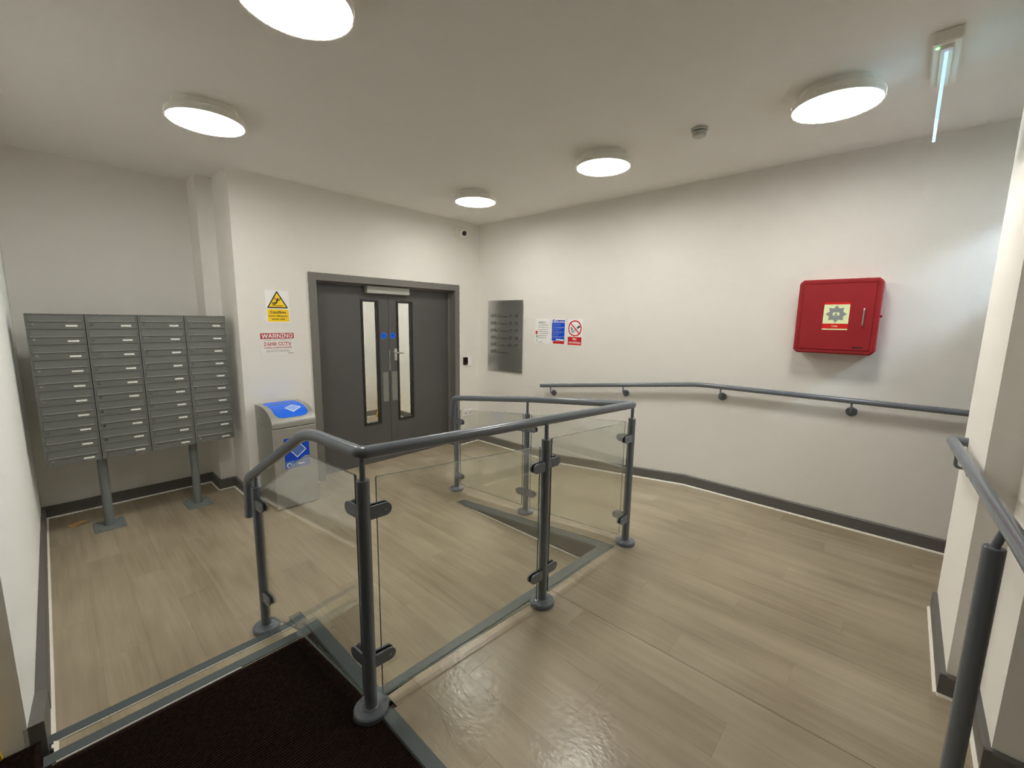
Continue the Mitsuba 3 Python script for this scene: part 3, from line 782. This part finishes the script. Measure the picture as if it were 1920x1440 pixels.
def bar(pts_a, pts_b, z0, z1, lift=0.0):
    """A trim bar between two plan edges (inner a, outer b), its ends at heights z0, z1."""
    h = []
    for e, (pa, pb_) in enumerate(zip(pts_a, pts_b)):
        z = (z0, z1)[e]
        pa, pb_ = np.array(pa), np.array(pb_)
        d = (pb_ - pa) * 0.08
        h += [(*pa, z - 0.012), (*pb_, z - 0.003), (*(pa + d), z + 0.010), (*(pb_ - d), z + 0.009), (*pb_, z + 0.003), (*pa, z + 0.004)]
    return hull(h)


t2 = "landing"
add("edge_trim", bar([(-3.262, -2.86), (-1.585, -2.912)], [(-3.24, -2.905), (-1.505, -2.995)], H, H), "m_trim", parent=t2)
add("edge_trim", bar([(-3.285, -2.95), (-3.285, -2.235)], [(-3.222, -2.95), (-3.222, -2.235)], H, H), "m_trim", parent=t2)
add("edge_trim", hull([(x, y, z) for x in (-3.285, -3.225) for y in (-2.235, -2.03) for z in (0.0, ZM + 0.008)]), "m_trim", parent=t2)
add("edge_trim", bar([(-3.235, -4.56), (-3.235, -2.99)], [(-3.292, -4.56), (-3.292, -2.95)], H, H), "m_trim", parent=t2)
add("riser", cat(hull([(*q, z) for q in ((-3.255, -2.865), (-1.587, -2.915), (-1.587, -2.985), (-3.255, -2.94)) for z in (0.0, H - 0.004)]), hull([(x, y, z) for x in (-3.278, -3.228) for y in (-2.95, -2.24) for z in (0.0, H - 0.004)])), "m_upstand", parent=t2)
b = add("sealant_bead", cat(run((-3.228, -2.858, 0), (-1.585, -2.908, 0), (0.03, 1.0), [(0, 0), (0.006, 0), (0.004, 0.005), (0, 0.006)])), "m_bead", parent=t2)
add("edge_trim", bar([(-1.588, -2.93), (-1.588, -1.52)], [(-1.502, -2.99), (-1.502, -1.42)], H, ramp_z(-1.45)), "m_trim", parent="ramp")
add("sealant_bead", run((-1.582, -2.90, 0.0), (-1.582, -1.55, 0.0), (-1, 0), [(0, 0), (0.007, 0), (0.005, 0.005), (0, 0.006)]), "m_bead", parent="ramp")

t = thing("entrance_mat", "dark brown ribbed entrance mat on the upper level at the steps", "mat")
NOTCH = (-3.302, -2.931, 0.070)
back = unary_union([sbox(-4.19, -4.56, -3.292, S1 - 0.066), sbox(-5.4, -4.56, -4.186, -2.172)]).difference(Point(NOTCH[0], NOTCH[1]).buffer(NOTCH[2], quad_segs=12))
m = extrude(back, 0.006)
m.apply_translation((0, 0, H - 0.005))
add("backing", m, "m_mat", parent=t)


def rib_end(y):
    dy = abs(y - 0.0035 - NOTCH[1])
    return -3.294 if dy > NOTCH[2] else min(-3.294, NOTCH[0] - math.sqrt(max(NOTCH[2] ** 2 - dy ** 2, 0)) - 0.001)


ribs = []
y = -2.345
while y > -4.54:
    ribs.append(hull([(x, yy, zz) for x in (-4.165, rib_end(y)) for yy, zz in ((y, H), (y - 0.007, H), (y - 0.002, H + 0.005), (y - 0.005, H + 0.005))]))
    if y < -2.2:
        ribs.append(hull([(x, yy, zz) for x in (-5.0, -4.166) for yy, zz in ((y, H), (y - 0.007, H), (y - 0.002, H + 0.005), (y - 0.005, H + 0.005))]))
    y -= 0.0115
for q in range(13):
    y = -2.180 - q * 0.0115
    ribs.append(hull([(x, yy, zz) for x in (-5.0, -4.200) for yy, zz in ((y, H), (y - 0.007, H), (y - 0.002, H + 0.005), (y - 0.005, H + 0.005))]))
k = add("ribs", cat(*ribs), "m_mat", parent=t)
labels[k] = {"kind": "stuff"}

# ------------------------------------------------------------------ glass balustrade
t = thing("balustrade", "dark grey tube balustrade with clear glass panels around the landing edge", "balustrade")
BAL = t
rail_pts = [(-3.378, -1.832, 0.625), (-3.374, -1.838, 0.838), (-3.327, -2.515, 1.212), (-3.302, -2.931, 1.209), (-1.404, -3.030, 1.143), (-1.400, -2.100, 1.049), (-1.384, -1.125, 0.926), (-1.384, -1.100, 0.735)]
k = add("handrail", tube(fillet(rail_pts, [0, 0.05, 0.10, 0.03, 0.03, 0.15, 0.05, 0], 8), 0.0245, 28), "m_rail", smooth=50, parent=BAL)
posts = {1: (-3.302, -2.931, H, 1.109, 1.209), 2: (-2.321, -3.008, H, 1.083, 1.176), 3: (-1.411, -3.027, H, 1.050, 1.143), 4: (-1.409, -2.101, 0.070, 0.930, 1.049), 5: (-1.385, -1.173, 0.0, 0.852, 0.932), 6: (-3.365, -1.925, 0.0, 0.815, 0.885)}
post_key = {}
for i, (x, y, zb, zt, zr) in posts.items():
    r_ = 0.0242
    k = add("post", lathe([(0, zb + 0.004), (r_, zb + 0.004), (r_, zt - 0.002), (r_ - 0.002, zt), (0, zt)], 32, (x, y, 0)), "m_rail", smooth=35, parent=BAL)
    post_key[i] = k
    add("pin", cyl((x, y, zt - 0.002), (x, y, zr - 0.012), 0.0105, 18), "m_rail", smooth=40, parent=k)
    add("base_cover", lathe([(0, 0), (0.066, 0), (0.067, 0.004), (0.067, 0.020), (0.063, 0.025), (0.034, 0.027), (0.031, 0.031), (0.026, 0.033), (0.0245, 0.033), (0, 0.033)], 44, (x, y, zb)), "m_rail", smooth=35, parent=k)


def clamp(i, dirxy, z):
    """Two rounded plates with rubber pads that hold a glass edge, on post i."""
    x, y = posts[i][:2]
    d = np.array([dirxy[0], dirxy[1], 0.0])
    d /= np.linalg.norm(d)
    s = np.cross([0, 0, 1.0], d)
    p = Plane((x, y, z), d)
    p.n = np.cross(p.r, p.u)
    shape = unary_union([sbox(0.018, -0.025, 0.078, 0.025), Point(0.078, 0).buffer(0.025, quad_segs=10)])
    k = add("clamp", cat(p.put(extrude(shape, 0.008), 0.009), p.put(extrude(shape, 0.008), -0.017)), "m_rail", parent=post_key[i])
    add("clamp_pad", cat(p.put(extrude(affinity.scale(shape, 0.94, 0.94, origin=(0.05, 0)), 0.004), 0.0052), p.put(extrude(affinity.scale(shape, 0.94, 0.94, origin=(0.05, 0)), 0.004), -0.0092)), "m_rubber", parent=post_key[i])
    add("clamp_bolt", p.put(cat(extrude(Point(0.078, 0).buffer(0.006, quad_segs=6), 0.002)), 0.017), "m_plate", parent=post_key[i])


def unit(a, b):
    v = np.array(posts[b][:2]) - np.array(posts[a][:2])
    return v / np.linalg.norm(v)


def glass(i, j, pts, label):
    """A pane between posts i and j; pts in (distance from post i, height)."""
    d = np.array([*unit(i, j), 0.0])
    p = Plane((posts[i][0], posts[i][1], 0), d)
    p.n = np.cross(p.r, p.u)
    g = Polygon(pts).buffer(-0.006).buffer(0.006, quad_segs=4)
    k = add("glass_panel", p.put(extrude(g, 0.010), -0.005), "m_glass", parent=BAL)
    labels[k] = {"label": label}
    # two faces only; the rim is a part of its own
    m = p.put(extrude(g, 0.010), -0.005)
    nn = np.abs(m.face_normals @ p.n)
    face = m.submesh([np.nonzero(nn > 0.5)[0]], append=True)
    rim = m.submesh([np.nonzero(nn <= 0.5)[0]], append=True)
    scene[k] = mikit.ply(face, "m_glass")
    add("edge", rim, "m_glassedge", parent=k)


def dist(a, b):
    return float(np.linalg.norm(np.array(posts[b][:2]) - np.array(posts[a][:2])))


L12, L23, L34, L45, L16 = dist(1, 2), dist(2, 3), dist(3, 4), dist(4, 5), dist(1, 6)
glass(1, 2, [(0.050, 0.190), (L12 - 0.045, 0.190), (L12 - 0.045, 1.052), (0.050, 1.110)], "clear pane nearest the camera")
glass(2, 3, [(0.045, 0.195), (L23 - 0.045, 0.195), (L23 - 0.045, 1.030), (0.045, 1.078)], "clear pane over the edge trim")
glass(3, 4, [(0.050, 0.195), (L34 - 0.045, 0.130), (L34 - 0.045, 0.930), (0.050, 1.020)], "clear pane along the upper ramp")
glass(4, 5, [(0.045, 0.125), (L45 - 0.055, 0.075), (L45 - 0.055, 0.826), (0.045, 0.922)], "clear pane along the lower ramp")
glass(1, 6, [(0.048, 0.195), (0.62, 0.195), (L16 - 0.05, 0.095), (L16 - 0.05, 0.80), (0.425, 1.112), (0.048, 1.116)], "clear pane beside the steps with a sloping top edge")
for i, j, za, zb in ((1, 2, 0.980, 0.370), (2, 1, 0.941, 0.330), (2, 3, 0.950, 0.345), (3, 2, 0.916, 0.345), (3, 4, 0.905, 0.345), (4, 3, 0.812, 0.257), (4, 5, 0.800, 0.247), (5, 4, 0.705, 0.155), (1, 6, 0.985, 0.375), (6, 1, 0.725, 0.205)):
    for z in (za, zb):
        clamp(i, unit(i, j), z)

# ------------------------------------------------------------------ handrail at the right edge
t = thing("guard_handrail", "near dark grey tube handrail on a post at the right edge", "handrail")
rp_ = [(-1.0, -4.604, 1.128), (-1.0, -4.549, 1.130), (-2.30, -4.600, 1.136), (-4.0, -4.652, 1.142)]
add("rail", tube(fillet(rp_, [0, 0.03, 0.2, 0], 8), 0.0225, 26), "m_rail", smooth=50, parent=t)
for x, y in ((-2.245, -4.578), (-3.80, -4.640)):
    k = add("post", lathe([(0, H + 0.004), (0.0242, H + 0.004), (0.0242, 1.066), (0.0222, 1.068), (0, 1.068)], 32, (x, y, 0)), "m_rail", smooth=35, parent=t)
    add("pin", cyl((x, y, 1.066), (x, y - 0.012, 1.122), 0.0105, 18), "m_rail", smooth=40, parent=k)
    add("base_cover", lathe([(0, 0), (0.066, 0), (0.067, 0.020), (0.063, 0.025), (0.034, 0.027), (0.0245, 0.033), (0, 0.033)], 44, (x, y, H)), "m_rail", smooth=35, parent=k)
b = add("bracket", tube(fillet([(-1.22, -4.600, 1.045), (-1.22, -4.556, 1.045), (-1.22, -4.556, 1.118)], 0.03), 0.007, 12), "m_rail", smooth=40, parent=t)
pn = Plane((-1.22, -4.605, 1.045), (-1, 0, 0))
add("rose", pn.put(lathe([(0, 0), (0.036, 0), (0.036, 0.006), (0.031, 0.010), (0, 0.010)], 28)), "m_rail", smooth=35, parent=b)

# ------------------------------------------------------------------ yellow floor signs
def floor_sign(x, y, z, rot, label, hgt=0.62):
    t = thing("wet_floor_sign", label, "floor sign")
    for s in (-1, 1):
        m = extrude(Polygon([(-0.15, 0.0), (-0.10, 0.0), (-0.09, 0.05), (0.09, 0.05), (0.10, 0.0), (0.15, 0.0), (0.09, hgt), (-0.09, hgt)]), 0.012)
        m.apply_transform(trimesh.transformations.rotation_matrix(math.pi / 2 + s * 0.24, (1, 0, 0)))
        m.apply_translation((0, 0.0, 0))
        m.apply_translation((0, -s * 0.0, 0))
        v = m.vertices
        m.apply_translation((0, s * 0.135 - (v[:, 1].max() if s > 0 else v[:, 1].min()), -v[:, 2].min()))
        m.apply_transform(trimesh.transformations.rotation_matrix(rot, (0, 0, 1)))
        m.apply_translation((x, y, z))
        add("board", m, "m_yellow", parent=t)


floor_sign(-4.425, -2.30, H, math.radians(0), "yellow folding floor sign on the dark mat at the left edge")
floor_sign(-0.115, 2.18, 0.0, math.radians(8), "yellow folding floor sign in the hall behind the left door glass", 0.42)

# ------------------------------------------------------------------ side passage at the right: a door with a high window over it
struct("wall_header", box(-0.84, 0.0, -5.03, -4.97, 2.50, HC), "m_wall", "lintel over the side passage door", "wall")
tag("door_2", "door closing the side passage behind the stepped wall", "door", kind="structure")
add("leaf", cbox(-0.83, -0.01, -5.02, -4.975, H + 0.005, 2.13, 0.002), "m_door", parent="door_2")
ceiling_lamp(-0.42, -5.65, "round cool white ceiling lamp in the side passage", DAY, None)
